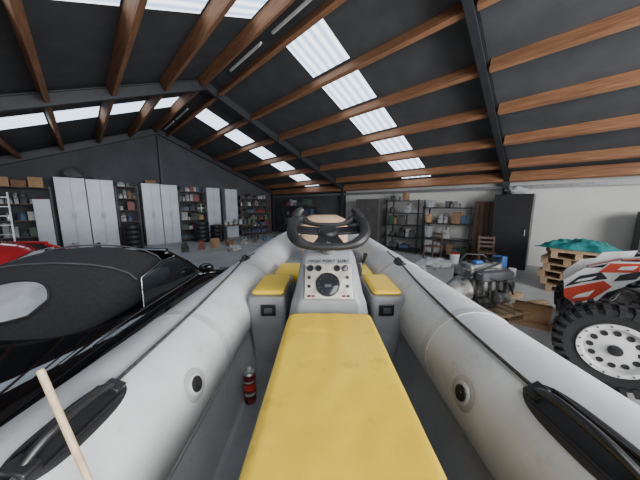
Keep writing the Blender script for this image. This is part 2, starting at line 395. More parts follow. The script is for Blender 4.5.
# console
mb=MB()
def cr(z,hw,y0,y1,ch=0.05): 
    return [(SX-hw,y0+ch,z),(SX-hw+ch,y0,z),(SX+hw-ch,y0,z),(SX+hw,y0+ch,z),(SX+hw,y1,z),(SX-hw,y1,z)]
mb.loft([cr(0.70,0.275,1.34,1.95),cr(1.0,0.27,1.345,1.95),cr(1.20,0.235,1.36,1.9),cr(1.25,0.215,1.37,1.88),cr(1.455,0.178,1.505,1.82,0.03),cr(1.50,0.160,1.55,1.80,0.03)])
con=mb.fin('console',m_grpL,boat,bev=0.012,bseg=3)
nv=Vector((0,-0.829,0.559)); uv=Vector((0,0.559,0.829))
PM=Matrix((Vector((1,0,0)),uv,nv)).transposed().to_4x4(); PM.translation=Vector((SX-.003,1.4225,1.330))
pn=MB().box(PM@Vector((0,0.0,0.006)),(0.295,0.225,0.010),PM.to_3x3()).fin('instrument_panel',m_panel,con,bev=0.004)
def gauge(x,y,r,nm='gauge'):
    T=PM@Matrix.Translation((x,y,0.011))
    g=MB().lathe([(r,0),(r,0.008),(r*0.9,0.010),(r*0.88,0.004),(0.0005,0.004)],32,T).fin(nm,m_blks,pn)
    MB().lathe([(r*0.86,0.003),(r*0.86,0.0055),(0.0005,0.0055)],32,T).fin('gauge_face',m_glassD,g)
gauge(-0.003,-0.024,0.074)
for x in (-0.112,-0.060,0.056,0.108): gauge(x,0.080,0.020,'small_gauge')
for x in (-0.118,0.118):
    for y in (0.02,-0.035):
        MB().lathe([(0.010,0),(0.010,0.008),(0.006,0.012),(0.0005,0.012)],14,PM@Matrix.Translation((x,y,0.010))).fin('switch',m_blks,pn)
for x in (-0.118,-0.092,0.092,0.118): MB().box(PM@Vector((x,-0.095,0.014)),(0.018,0.012,0.008),PM.to_3x3()).fin('rocker_switch',m_blks if abs(x)>.1 else m_redm,pn,bev=0.002)
mb=MB()
for i in range(11):
    a=math.radians(-50+28*i)
    mb.box(PM@Vector((-0.003+0.056*math.cos(a),-0.024+0.056*math.sin(a),0.0172)),(0.006,0.0012,0.0008),PM.to_3x3()@rotZ(a))
mb.fin('gauge_marks',m_gtarp,pn)
MB().box(PM@Vector((-0.003,-0.032,0.0174)),(0.040,0.018,0.001),PM.to_3x3()).fin('gauge_display',m_skin,pn)
def text(s,size,T,mat,parent,name):
    cu=bpy.data.curves.new(name,'FONT'); cu.body=s; cu.size=size; cu.align_x='CENTER'; cu.align_y='CENTER'; cu.extrude=0.0006; cu.space_character=1.15
    to=bpy.data.objects.new(name,cu); COL.objects.link(to)
    dg=bpy.context.evaluated_depsgraph_get(); me=bpy.data.meshes.new_from_object(to.evaluated_get(dg))
    bpy.data.objects.remove(to); me.transform(T); me.materials.clear(); me.materials.append(mat)
    o=bpy.data.objects.new(name,me); COL.objects.link(o); o.parent=parent; return o
text('HIGH PORT SURF',0.030,PM@Matrix.Translation((0.003,0.131,0.0045)),m_blks,con,'lettering')
# steering column and wheel
WC=Vector((0.045,1.30,1.655)); tilt=math.radians(25)
WM=Matrix.Translation(WC)@Matrix.Rotation(tilt,4,'X')
MB().tube([(SX,1.64,1.46),(SX,1.54,1.53),WM@Vector((0,0,-0.03))],[0.06,0.055,0.036],20).fin('steering_column',m_grp,con)
mb=MB(); pts=[];rad=[]
N=64
for i in range(N):
    a=2*PI*i/N; c_,s_=math.cos(a),math.sin(a)
    x=0.196*math.copysign(abs(c_)**0.66,c_); y=0.148*math.copysign(abs(s_)**0.66,s_)
    z=0.030*abs(c_)**2
    if s_>0.75: y-=0.075*(s_-0.75)/0.25
    pts.append(WM@Vector((x,y,z))); rad.append(0.028 if abs(c_)>0.5 else (0.013 if s_>0 else 0.019))
rad=[(rad[i-2]+rad[i-1]+rad[i]*2+rad[(i+1)%N]+rad[(i+2)%N])/6 for i in range(N)]
mb.tube(pts,rad,10,loop=True); 
sw=mb.fin('steering_wheel',m_blk,boat)
for a,l,w_ in ((8,0.185,.07),(172,0.185,.07),(248,0.15,.06),(292,0.15,.06)):
    R=WM.to_3x3()@rotZ(math.radians(a))
    MB().box(WM@(rotZ(math.radians(a))@Vector((l/2+0.01,0,-0.002))),(l,w_,0.014),R).fin('spoke',m_blks,sw,bev=0.004)
MB().lathe([(0.058,-0.03),(0.058,0.008),(0.045,0.018),(0.0005,0.02)],28,WM).fin('wheel_hub',m_blks,sw)
for s_ in (-1,1):
    MB().tube([WM@Vector((s_*0.188,0.07,0.018)),WM@Vector((s_*0.182,0.115,0.035)),WM@Vector((s_*0.165,0.145,0.054)),WM@Vector((s_*0.145,0.152,0.066))],[0.026,0.028,0.024,0.016],10).fin('thumb_horn',m_blk,sw)
MB().box((SX+0.200,1.58,1.38),(0.05,0.12,0.10)).fin('throttle_box',m_blks,con,bev=0.01)
MB().tube([(SX+0.230,1.58,1.40),(SX+0.242,1.54,1.45),(SX+0.242,1.52,1.48)],[0.010,0.010,0.015],12).fin('throttle_lever',m_blks,con)
for x0,x1,hx in ((-0.490,-0.232,-0.345),(0.342,0.575,0.445)):
    lk=MB().loft([rr(x0+0.04,x1,1.50,2.05,0.70,0.03),rr(x0+0.02,x1,1.50,2.05,0.9,0.03),rr(x0,x1,1.50,2.05,1.165,0.035),rr(x0+0.008,x1-0.008,1.508,2.04,1.19,0.03)]).fin('side_locker',m_grp,boat,sharp=1.0)
    cushion('locker_cushion',x0+0.02,x1-0.015,1.54,1.95,1.19,1.222,0.03,lk)
    h=MB().box((hx,1.496,1.105),(0.10,0.012,0.08)).fin('locker_hatch',m_blks,lk,bev=0.006)
    MB().box((hx,1.487,1.105),(0.055,0.010,0.04)).fin('hatch_latch',m_skin,h,bev=0.006)
bb=MB().box((CX,2.30,0.9),(0.95,0.46,0.40)).fin('bow_bench',m_grp,boat,bev=0.02)
cushion('bench_cushion',CX-0.46,CX+0.46,2.08,2.52,1.10,1.18,0.05,bb)
mb=MB(); mb.loft([rr(-0.23,0.33,3.0,3.35,1.062,0.08),rr(-0.26,0.36,2.98,3.37,1.25,0.1),rr(-0.27,0.37,2.98,3.37,1.50,0.1),rr(-0.23,0.33,3.02,3.33,1.62,0.1),rr(-0.12,0.22,3.08,3.27,1.67,0.06)])
mb.fin('bow_cushion',m_tan,center=True,sharp=1.2,label='worn tan leather cushion standing on the boat bow',cat='cushion')
MB().blob((0.40,2.78,1.145),(0.20,0.24,0.22),0.3,1.8,3).fin('dry_bag',m_skin,center=True,label='small dark grey bag on the boat bow deck',cat='bag')
# spray can
can=root('spray_can','dark red and black aerosol can standing on the boat deck','spray can',(-0.388,1.18,0.7195))
MB().lathe([(0.0005,0),(0.030,0.0),(0.033,0.004),(0.033,0.165),(0.032,0.17),(0.0005,0.171)],28).fin('can_body',m_can,can)
MB().lathe([(0.032,0.170),(0.0335,0.173),(0.028,0.181),(0.014,0.186),(0.0005,0.186)],28).fin('can_shoulder',m_alu,can)
MB().lathe([(0.012,0.186),(0.012,0.200),(0.009,0.203),(0.0005,0.203)],20).fin('cap',m_whm,can)
for z0,z1,a0,a1,mm in ((.05,.066,235,345,m_whm),(.082,.118,180,372,m_redp),(.128,.137,225,350,m_whm)):
    rings=[[(0.0336*math.cos(math.radians(a)),0.0336*math.sin(math.radians(a)),z) for a in range(a0,a1,9)] for z in (z0,z1)]
    MB().loft(rings,closed=False,cap=False).fin('can_label',mm,can)
# pole
T0=Vector((-0.585,0.45,1.46)); D=Vector((0.097,-0.030,-0.231)).normalized()
Lp=0.755/abs(D.z)
MB().tube([T0,T0+D*0.003,T0+D*0.3,T0+D*(Lp-0.02)],[0.0045,0.0066,0.0064,0.0064],16).fin('wooden_pole',m_pole,center=True,label='pale bare wooden pole leaning on the boat tube',cat='pole')
# ------------------------------------------------------------------ trailer
tr=root('boat_trailer','galvanised boat trailer carrying the inflatable boat','trailer',(CX,0,0))
mb=MB()
for s_ in (-1,1): mb.box((s_*0.45,1.0,0.30),(0.06,4.0,0.08))
for y in (-0.9,0.3,1.8,2.95): mb.box((0,y,0.30),(0.9,0.06,0.06))
mb.box((0,4.0,0.30),(0.08,2.2,0.08)); mb.box((0,0.6,0.26),(1.5,0.06,0.06))
mb.fin('trailer_frame',m_gal,tr,bev=0.005)
for s_ in (-1,1): MB().box((s_*0.28,1.0,0.42),(0.08,3.4,0.16)).fin('bunk',m_skin,tr)
MB().box((0,5.0,0.17),(0.06,0.06,0.32)).cyl((-0.03,5.0,0.08),(0.03,5.0,0.08),0.08).fin('jockey_wheel',m_blk,tr)
def wheel(mbt,mbr,c,R,w,rr_,seg=36,ax='x'):
    T=Matrix.Translation(Vector(c))@(Matrix.Rotation(PI/2,4,'Y') if ax=='x' else Matrix.Rotation(-PI/2,4,'X'))
    mbt.lathe([(rr_,-w*0.42),(R*0.88,-w/2),(R*0.97,-w*0.42),(R,-w*0.25),(R,w*0.25),(R*0.97,w*0.42),(R*0.88,w/2),(rr_,w*0.42)],seg,T,closed=True)
    if mbr: mbr.lathe([(rr_*1.01,-w*0.4),(rr_*1.01,w*0.4),(rr_*0.85,w*0.38),(rr_*0.8,w*0.2),(rr_*0.3,w*0.28),(0.001,w*0.3),(0.001,-w*0.3),(rr_*0.8,-w*0.25)],seg,T)
for s_ in (-1,1):
    a,b=MB(),MB(); wheel(a,b,(s_*0.84,0.6,0.27),0.27,0.16,0.16)
    t=a.fin('trailer_wheel',m_blk,tr); b.fin('wheel_rim',m_gal,t)
# ------------------------------------------------------------------ cars
def car(label,loc,rz,paint,topm,rearm,soft=True,dz=0.0):
    r=root('car',label,'car',loc,rz)
    S=[(-2.15,.60,.38,.58,.64),(-2.05,.76,.28,.68,.78),(-1.75,.86,.22,.76,.87),(-1.35,.90,.2,.83,.92),(-.9,.885,.2,.85,.94),(-.3,.865,.2,.85,.91),(.3,.86,.2,.85,.91),(.75,.87,.2,.83,.90),(1.1,.89,.2,.78,.81),(1.45,.89,.2,.72,.72),(1.8,.83,.22,.62,.62),(2.05,.70,.28,.52,.53),(2.17,.5,.34,.46,.47)]
    def rg(y,w,zb,zl,zt):
        h=[(0,zb),(w*.8,zb),(w*.96,zb+.08),(w,zb+(zl-zb)*.45),(w*.985,zl-.06),(w*.93,zl+(zt-zl)*.35),(w*.78,zl+(zt-zl)*.85),(w*.4,zt),(0,zt)]
        return [(x,y,z) for x,z in h]+[(-x,y,z) for x,z in reversed(h[1:-1])]
    MB().loft([rg(*s) for s in S]).fin('car_body',paint,r,sub=2)
    prof=[(1.10,0),(1.08,.25),(1.06,.45),(1.01,.62),(.92,.77),(.74,.89),(.50,.965),(.25,1.0),(0,1.015)]
    def tg(y,hw,zb,zt):
        h=zt-zb
        hf=[(hw*a,zb+h*b) for a,b in prof]
        return [(x,y,z) for x,z in hf]+[(-x,y,z) for x,z in reversed(hf[:-1])]
    st=[(-1.16,.50,.86,.895),(-1.06,.58,.86,.93),(-.92,.64,.86,1.01),(-.76,.68,.86,1.10+dz),(-.56,.70,.86,1.21+dz),(-.36,.71,.86,1.30+dz),(-.16,.70,.86,1.355+dz),(.04,.68,.86,1.36+dz),(.2,.64,.86,1.29+dz)]
    tpo=MB().loft([tg(*q) for q in st]).fin('soft_top' if soft else 'car_roof',topm,r,sub=1,sharp=2)
    if soft:
        for y,hw,zt in ((-.42,.707,1.275),(.04,.68,1.36)):
            h=zt-.86; pts=[(hw*a*1.004,y,.86+h*b+.006) for a,b in prof[3:]]; pts=pts+[(-x,y,z) for x,y,z in reversed(pts[:-1])]
            MB().tube(pts,.008,6).fin('roof_seam',m_skin,tpo)
    cols=9; rings=[]
    for i in range(cols+1):
        t=-1+2*i/cols; k=1-t*t
        rings.append([(t*.655,.18+.06*k,1.265+.02*k+dz),(t*.72,.45+.10*k,1.08+.01*k+dz*.5),(t*.79,.68+.16*k,.86)])
    MB().loft(rings,closed=False,cap=False).fin('windscreen',m_glassD if soft else m_plw,r)
    mb=MB()
    for s_ in (-1,1): mb.tube([(s_*.66,.17,1.265+dz),(s_*.73,.45,1.085+dz*.5),(s_*.80,.69,.87)],.024,8)
    mb.tube([(t*.66,.18+.06*(1-t*t),1.285+dz) for t in [-1+.25*i for i in range(9)]],.022,8)
    mb.fin('windscreen_frame',paint,r)
    for s_ in (-1,1):
        sg=MB().loft([[(s_*.80,.66,.885),(s_*.80,.1,.885),(s_*.80,-.48,.885)],[(s_*.78,.44,1.05),(s_*.785,.05,1.06),(s_*.785,-.46,1.04)],[(s_*.72,.20,1.20+dz),(s_*.745,-.1,1.21+dz),(s_*.755,-.40,1.13+dz)]],closed=False,cap=False)
        o=sg.fin('side_window',m_glassD if soft else m_plw,r)
        MB().tube([(s_*.815,.66,.885),(s_*.825,.1,.885),(s_*.82,-.50,.885),(s_*.86,-1.0,.90)],.006,6).tube([(s_*.81,-.5,.89),(s_*.76,-.42,1.14+dz)],.005,6).tube([(s_*.76,-.42,1.14+dz),(s_*.75,-.1,1.22+dz),(s_*.727,.2,1.21+dz)],.006,6).fin('window_trim',m_chr,o)
        mr=MB().blob((s_*.93,.55,.97),(.2,.12,.14),.1,1,2,flat=False).fin('door_mirror',paint,r)
        MB().cyl((s_*.82,.55,.92),(s_*.9,.55,.95),.02).fin('mirror_arm',paint,mr)
        MB().box((s_*.868,-.36,.70),(.012,.17,.03)).fin('door_handle',paint,r,bev=.004)
        for y in (-1.3,1.36):
            a,b=MB(),MB(); wheel(a,b,(s_*.80,y,.31),.31,.22,.21)
            w=a.fin('wheel',m_blk,r); b.fin('wheel_rim',m_alu,w)
        MB().box((s_*.62,-2.06,.66),(.26,.1,.12)).fin('tail_lamp',m_redp,r,bev=.02)
        MB().blob((s_*.66,1.93,.55),(.26,.3,.14),.02,1,1,flat=False).fin('headlamp',m_glassD,r)
    def roofpt(y,f):
        for (ya,ha,_,za),(yb,hb,_,zb_) in zip(st,st[1:]):
            if ya<=y<=yb:
                k=(y-ya)/(yb-ya); hw=ha+(hb-ha)*k; zt=za+(zb_-za)*k; break
        s=abs(f)*8; i=int(min(7,s)); k=s-i; pa=prof[8-i]; pb=prof[7-i]
        a=pa[0]+(pb[0]-pa[0])*k; b=pa[1]+(pb[1]-pa[1])*k
        return (math.copysign(hw*a,f) , y-.008, .86+(zt-.86)*b+.010)
    rings=[]
    for i in range(17):
        t=-1+2*i/16; c=1-abs(t)**2.5
        y0=-.98+.07*(1-c); y1=-.62-.16*(1-c)
        rings.append([roofpt(y0+(y1-y0)*j/6,t*.24) for j in range(7)])
    rw=MB().loft(rings,closed=False,cap=False).fin('rear_window',rearm,r)
    edge=[q[0] for q in rings]+[p for p in rings[-1][1:]]+[q[-1] for q in reversed(rings[:-1])]+[p for p in reversed(rings[0][1:-1])]
    MB().tube(edge,.010,6,loop=True).fin('window_rim',m_blk,rw)
    return r
car('glossy black two-seat convertible with black fabric roof',(-2.42,2.48,0),math.radians(3),m_car,m_soft,m_plw)
car('bright red low sports coupe beside the black convertible',(-4.62,3.15,0),math.radians(8),m_red,m_red,m_plw,False,-.03)
# ------------------------------------------------------------------ off-road buggy  (local x forward, y left)
bg=root('off_road_buggy','white, black and red racing buggy with large knobbly tyres','buggy',(3.42,2.69,0),math.radians(135))
def bigwheel(x,y,side):
    Rw=.43; w=.28
    a=MB(); wheel(a,None,(x,y,Rw),Rw*.94,w,.245,48,'y')
    for i in range(28):
        an=2*PI*i/28
        for k,(off,wd) in enumerate(((-.09,.10),(.09,.10),(0,.07))):
            an2=an+(PI/28 if k==2 else 0)
            c=Vector((x+math.cos(an2)*Rw*.96,y+off,Rw+math.sin(an2)*Rw*.96))
            a.box(c,(.040,wd,.050),rotY(-an2))
        c=Vector((x+math.cos(an)*Rw*.88,y+side*w*.50,Rw+math.sin(an)*Rw*.88)); a.box(c,(.075,.030,.038),rotY(-an))
    t=a.fin('tyre',m_blk,bg)
    T=Matrix.Translation((x,y,Rw))@Matrix.Rotation(-side*PI/2,4,'X')
    MB().lathe([(.247,-.10),(.247,.10),(.258,.125),(.253,.142),(.218,.138),(.208,.11),(.204,.085),(.11,.105),(.09,.11),(.001,.115),(.001,.06),(.204,.04),(.204,-.10)],48,T,closed=False).fin('rim',m_wht,t)
    for i in range(12):
        an=2*PI*i/12
        MB().lathe([(.026,.0),(.026,.016),(.020,.018),(.001,.012)],14,T@Matrix.Translation((.160*math.cos(an),.160*math.sin(an),.086))).fin('rim_hole',m_blks,t)
    MB().lathe([(.050,.11),(.050,.135),(.03,.142),(.001,.142)],20,T).fin('hub_cap',m_blks,t)
    if side>0 and x==0:
        for i in range(16):
            an=2*PI*(i+.5)/16; MB().lathe([(.008,0),(.008,.008),(.001,.008)],8,T@Matrix.Translation((.237*math.cos(an),.237*math.sin(an),.139))).fin('rim_bolt',m_eng,t)
for x in (0,-2.3):
    for s_ in (1,-1): bigwheel(x,s_*.75,s_)
mb=MB()
for s_ in (-1,1):
    mb.tube([(.32,s_*.2,.42),(.1,s_*.25,.38),(-.8,s_*.5,.36),(-1.9,s_*.5,.36),(-2.5,s_*.3,.5)],.022,10)
    mb.tube([(.32,s_*.2,.42),(.34,s_*.20,.70),(.2,s_*.24,.9),(-.2,s_*.36,1.12),(-.85,s_*.56,1.25),(-1.15,s_*.52,1.7),(-2.0,s_*.5,1.72),(-2.5,s_*.4,1.0),(-2.5,s_*.3,.5)],.024,10)
    mb.tube([(-.85,s_*.56,1.25),(-.8,s_*.5,.36)],.022,10)
    mb.tube([(.2,s_*.24,.9),(-.3,s_*.38,.40)],.018,8)
    mb.tube([(-.3,s_*.38,.40),(-.45,s_*.44,1.17)],.018,8)
    mb.tube([(-.3,s_*.38,1.13),(-.8,s_*.52,.75)],.018,8)
    mb.tube([(-1.9,s_*.5,.36),(-2.0,s_*.5,1.72)],.022,10)
for p in ((.34,.20,.70),(.32,.2,.42),(-1.15,.52,1.7),(-2.0,.5,1.72),(-2.5,.4,1.0)):
    mb.tube([(p[0],-p[1],p[2]),p],.02,10)
mb.fin('roll_cage',m_blks,bg)
def br(x,hw,z0,z1): return [(x,-hw,z0),(x,-hw*1.02,(z0+z1)/2),(x,-hw*.80,z1-.06),(x,-hw*.4,z1),(x,hw*.4,z1),(x,hw*.80,z1-.06),(x,hw*1.02,(z0+z1)/2),(x,hw,z0)]
HS=[(.33,.72,.86,.17),(.20,.80,1.05,.22),(-.05,1.0,1.18,.26),(-.45,1.16,1.28,.27),(-.9,1.24,1.34,.34)]
hd=MB().loft([br(x,hw,z0,z1) for x,z0,z1,hw in HS]).fin('hood',m_blks,bg,sharp=.15)
def sidepatch(nm,mat,poly,s_,off,th=.010):
    def mp(q,o):
        s,z=q; x=.36-1.25*s; y=.225+.30*s
        n=Vector((.30,1.25,0)).normalized()
        return (x+n.x*o, s_*(y+.05+n.y*o), z)
    return MB().loft([[mp(q,off) for q in poly],[mp(q,off+th) for q in poly]]).fin(nm,mat,hd,bev=.002,sharp=.15)
for s_ in (1,-1):
    sidepatch('side_fairing',m_wht,[(0,.70),(-.02,.90),(.10,1.09),(.20,1.12),(.24,1.20),(.46,1.25),(.42,1.08),(.34,.98),(.30,.80),(.2,.66),(.08,.64)],s_,0)
    sidepatch('red_decal',m_org,[(0.0,.70),(-.01,.80),(.12,.90),(.22,.98),(.27,.93),(.18,.76),(.08,.65)],s_,.012,.003)
    sidepatch('red_decal',m_org,[(.18,1.06),(.24,1.18),(.42,1.225),(.38,1.12)],s_,.012,.003)
    sidepatch('black_decal',m_blks,[(-.01,.82),(.08,.99),(.20,1.07),(.24,1.01),(.10,.92)],s_,.016,.003)
    sidepatch('black_decal',m_blks,[(.18,.68),(.25,.86),(.33,.95),(.29,.80),(.22,.69)],s_,.016,.003)
    sidepatch('black_decal',m_blks,[(.27,.99),(.30,1.07),(.42,1.16),(.38,1.05)],s_,.016,.003)
    sidepatch('white_decal',m_wht,[(.05,.70),(.08,.76),(.18,.86),(.15,.77)],s_,.018,.003)
    sidepatch('white_decal',m_wht,[(.05,.90),(.08,.95),(.18,1.02),(.15,.97)],s_,.020,.003)
    sidepatch('white_decal',m_wht,[(.28,1.12),(.30,1.16),(.38,1.19),(.36,1.14)],s_,.018,.003)
    sidepatch('upper_fairing',m_org,[(.54,1.16),(.52,1.26),(1,1.37),(1,1.30),(.8,1.20)],s_,0)
    sidepatch('white_decal',m_wht,[(.58,1.19),(.60,1.23),(.96,1.325),(.96,1.30),(.78,1.22)],s_,.012,.003)
    sidepatch('black_decal',m_blks,[(.66,1.255),(.70,1.295),(.95,1.35),(.93,1.33)],s_,.012,.003)
def toppatch(nm,mat,pts): 
    def z(x): 
        k=[(q[0],q[2]) for q in HS]
        for (xa,za),(xb,zb) in zip(k,k[1:]):
            if xb<=x<=xa: return za+(zb-za)*(xa-x)/(xa-xb)
        return 1.33
    ps=[(x,y,z(x)+.004) for x,y in pts]; MB().loft([ps,[(x,y,q+.003) for x,y,q in ps]]).fin(nm,mat,hd)
toppatch('white_decal',m_wht,[(.32,-.06),(.32,.06),(.205,.08),(.205,-.08)])
toppatch('red_decal',m_org,[(.19,-.08),(.19,.0),(-.04,.02),(-.04,-.10)])
toppatch('white_decal',m_wht,[(.19,.02),(.19,.08),(-.04,.10),(-.04,.04)])
toppatch('white_decal',m_wht,[(-.06,-.10),(-.06,-.02),(-.44,-.02),(-.44,-.10)])
toppatch('red_decal',m_org,[(-.06,.02),(-.06,.10),(-.44,.10),(-.44,.02)])
MB().box((-.25,0,.62),(.9,.40,.42)).box((.18,0,.55),(.10,.34,.26)).fin('chassis_core',m_eng,bg,bev=.02)
MB().cyl((.05,-.42,.50),(.05,.42,.50),.03).fin('steering_rack',m_alu,bg)
for s_ in (-1,1):
    for x0 in (.22,-.22):
        MB().tube([(x0,s_*.24,.40),(x0*.3,s_*.62,.36)],.022,8).fin('suspension_arm',m_blks,bg)
        MB().tube([(x0*.8,s_*.26,.62),(x0*.2,s_*.62,.54)],.020,8).fin('suspension_arm',m_engL,bg)
    MB().tube([(.05,s_*.42,.50),(.09,s_*.62,.46)],.012,8).fin('tie_rod',m_alu,bg)
    for k,(x0,x1) in enumerate(((-.10,-.24),(-.36,-.46))):
        p0=Vector((x0*.5-.02,s_*.58,.50+.06*k)); p1=Vector((x1,s_*.54,1.17+.03*k))
        sh=MB().cyl(p0,p1,.028).cyl(p0.lerp(p1,.55),p1,.05).fin('shock_absorber',m_blks if k==0 else m_engL,bg)
        hp=[]
        for i in range(110):
            t=i/109; c=p0.lerp(p1,t*.92+.03); an=t*2*PI*9
            hp.append(c+Vector((math.cos(an)*.064,math.sin(an)*.064,0)))
        MB().tube(hp,.012,6).fin('coil_spring',m_blk,sh)
        MB().lathe([(.06,0),(.06,.03),(.03,.04),(.001,.04)],18,Matrix.Translation(p1)).fin('shock_cap',m_blks,sh)
    MB().cyl((-.56,s_*.58,.90),(-.60,s_*.56,1.10),.040).fin('shock_reservoir',m_alu,bg)
    MB().tube([(-.26,s_*.56,1.20),(-.38,s_*.64,1.24),(-.52,s_*.64,1.18),(-.60,s_*.58,1.10)],.012,8).fin('brake_hose',m_blk,bg)
    MB().tube([(-.0,s_*.56,.60),(.06,s_*.50,.80),(-.05,s_*.42,.95),(-.2,s_*.40,.90)],.012,8).fin('brake_hose',m_blk,bg)
    MB().blob((.33,s_*.11,.77),(.10,.10,.10),.02,1,1,flat=False).fin('headlamp',m_glassD,bg)
    MB().box((-1.35,s_*.56,.62),(1.0,.04,.45)).fin('door_panel',m_org,bg,bev=.01)
    st_=MB().box((-1.5,s_*.26,.62),(.45,.4,.1)).fin('seat',m_blk,bg,bev=.03)
    MB().box((-1.72,s_*.26,.95),(.1,.38,.65),rotY(-.2)).fin('seat_back',m_blk,st_,bev=.03)
MB().box((-1.0,0,.42),(2.5,.7,.03)).fin('floor_pan',m_blks,bg)
MB().tube([(.30,-.3,.55),(.38,-.2,.5),(.38,.2,.5),(.30,.3,.55)],.022,10).fin('front_bumper',m_blks,bg)
MB().box((-2.3,0,.62),(.6,.6,.35)).fin('engine_bay',m_eng,bg,bev=.03)
MB().lathe([(.13,-.015),(.17,-.015),(.17,.015),(.13,.015)],24,Matrix.Translation((-1.05,.26,1.15))@Matrix.Rotation(PI/2.6,4,'Y'),closed=True).fin('steering_wheel',m_blk,bg)
# ------------------------------------------------------------------ pallets, engine and clutter
def pallet(loc,rz,group='stacked wooden pallets',label='weathered wooden pallet in a tall stack'):
    mb=MB()
    for i in range(7): mb.box((-.54+.18*i,0,.133),(.13,.8,.022))
    for y in (-.35,0,.35):
        mb.box((0,y,.111),(1.2,.1,.022))
        for x in (-.53,0,.53): mb.box((x,y,.061),(.13,.1,.078))
        mb.box((0,y,.011),(1.2,.1,.022))
    return mb.fin('wooden_pallet',m_pal,loc=loc,rot=(0,0,rz),label=label,cat='pallet',group=group)
PX,PY=5.50,5.0
for i in range(6):
    pallet((PX+random.uniform(-.05,.05),PY+random.uniform(-.05,.05),.0+i*.1445),math.radians(42+random.uniform(-9,9)))
pallet((2.62,3.75,0),math.radians(15),'floor pallets','low wooden pallet carrying an oily engine')
mb=MB(); n_=44; vs=[];fs=[]
for j in range(n_+1):
    for i in range(n_+1):
        u=-1+2*i/n_; v=-1+2*j/n_
        d=max(abs(u),abs(v)); r2=math.sqrt(u*u+v*v)
        h=.17*max(0,1-r2**2.6)+.10*noise.noise(Vector((u*2.6,v*2.6,1)))*(1-d**4)+.06*noise.noise(Vector((u*7,v*7,4)))*(1-d**4)
        w=1+.15*noise.noise(Vector((u*2,v*2,9)))
        vs.append((u*.44*w,v*.62*w,max(.002,h+.02*(1-d))))
for j in range(n_):
    for i in range(n_):
        a=j*(n_+1)+i; fs.append((a,a+1,a+n_+2,a+n_+1))
mb.add(vs,fs); tarp=mb.fin('tarpaulin',m_teal,loc=(PX+.12,PY+.04,.869),rot=(0,0,math.radians(32)),sharp=2,label='crumpled teal tarpaulin on the stacked pallets',cat='tarpaulin')
so=tarp.modifiers.new('thick','SOLIDIFY'); so.thickness=.004; so.offset=1
# engine
en=root('car_engine','oily removed car engine standing on a pallet','engine',(2.60,3.75,.1445),math.radians(12))
eb=MB().box((0,0,.33),(.62,.42,.42)).fin('engine_block',m_eng,en,bev=.02)
MB().box((0,0,.08),(.50,.32,.16)).fin('oil_pan',m_eng,eb,bev=.03)
for i in range(5): MB().box((-.22+.11*i,-.215,.33),(.025,.03,.36)).fin('block_rib',m_engL,eb,bev=.004)
MB().box((0,0,.60),(.66,.36,.13)).fin('cylinder_head',m_engL,en,bev=.015)
vc=MB().box((0,0,.70),(.60,.30,.09),taper=(.95,.8)).fin('valve_cover',m_engL,en,bev=.02)
for i in range(4): MB().box((-.21+.14*i,-.02,.76),(.06,.08,.05)).fin('ignition_coil',m_blks,vc,bev=.01)
MB().box((-.02,-.29,.60),(.56,.16,.14)).fin('intake_manifold',m_skin,en,bev=.03)
for i in range(4):
    MB().box((-.21+.14*i,-.29,.46),(.07,.11,.16)).fin('intake_runner',m_engL,en,bev=.02)
for i in range(4):
    x=-.21+.14*i; MB().tube([(x,.17,.58),(x,.26,.54),(x*.6,.30,.40),(0,.30,.25)],.022,8).fin('exhaust_pipe',m_card2,en)
for c,r_ in (((.36,0,.18),.09),((.36,-.12,.40),.055),((.36,.12,.38),.06),((.36,0,.56),.07)):
    MB().lathe([(r_,-.03),(r_*.9,0),(r_,.03),(r_*.5,.03),(r_*.45,.02),(.001,.02),(.001,-.03)],28,Matrix.Translation(c)@Matrix.Rotation(PI/2,4,'Y')).fin('pulley',m_engL,en)
ring=lambda x,rd,z:[(x,math.cos(k*PI/8)*rd,z+math.sin(k*PI/8)*rd) for k in range(16)]
MB().loft([ring(-.31,.24,.30),ring(-.42,.20,.28),ring(-.58,.14,.24),ring(-.74,.12,.23),ring(-.80,.06,.23)]).fin('gearbox',m_engL,en,bev=.01)
MB().cyl((.08,-.25,.22),(.28,-.25,.22),.09).fin('alternator',m_engL,en,bev=.01)
MB().cyl((-.28,-.26,.20),(-.06,-.26,.20),.05).cyl((-.28,-.22,.27),(-.12,-.22,.27),.03).fin('starter_motor',m_eng,en)
MB().tube([(.2,.1,.76),(.3,-.1,.82),(.1,-.25,.78),(-.2,-.26,.70),(-.42,-.1,.5)],.018,8).fin('hose',m_blk,en)
MB().tube([(-.3,.1,.74),(-.1,.2,.84),(.2,.15,.82),(.34,0,.62)],.014,8).fin('hose',m_blk,en)
MB().tube([(-.35,-.3,.66),(-.1,-.40,.56),(.15,-.38,.50),(.30,-.34,.30)],.012,8).fin('hose',m_blk,en)
MB().box((.40,.02,.70),(.15,.16,.24)).fin('reservoir',m_blue,en,bev=.02)
MB().box((-.16,-.10,.77),(.14,.10,.06)).fin('air_inlet',m_blue,en,bev=.02)
MB().box((.30,-.24,.42),(.16,.12,.2)).fin('bracket',m_engL,en,bev=.02)
MB().cyl((.28,-.30,.58),(.28,-.30,.70),.05).fin('oil_filter',m_whm,en)
def carton(name,loc,rz,d,mat,label,group=None,cat='box'):
    sx,sy,sz=d
    o=MB().box((0,0,sz/2-.003),(sx,sy,sz-.006)).box((0,-sy/4-.003,sz-.003),(sx,sy/2-.012,.006)).box((0,sy/4+.003,sz-.003),(sx,sy/2-.012,.006)).fin(name,mat,loc=loc,rot=(0,0,rz),bev=.004,label=label,cat=cat,group=group)
    MB().box((0,0,sz+.0008),(sx*1.002,.05,.0016)).box((-sx/2-.0008,0,sz*.8),(.0016,.05,sz*.4)).box((sx/2+.0008,0,sz*.8),(.0016,.05,sz*.4)).fin('packing_tape',m_tape,o)
    return o
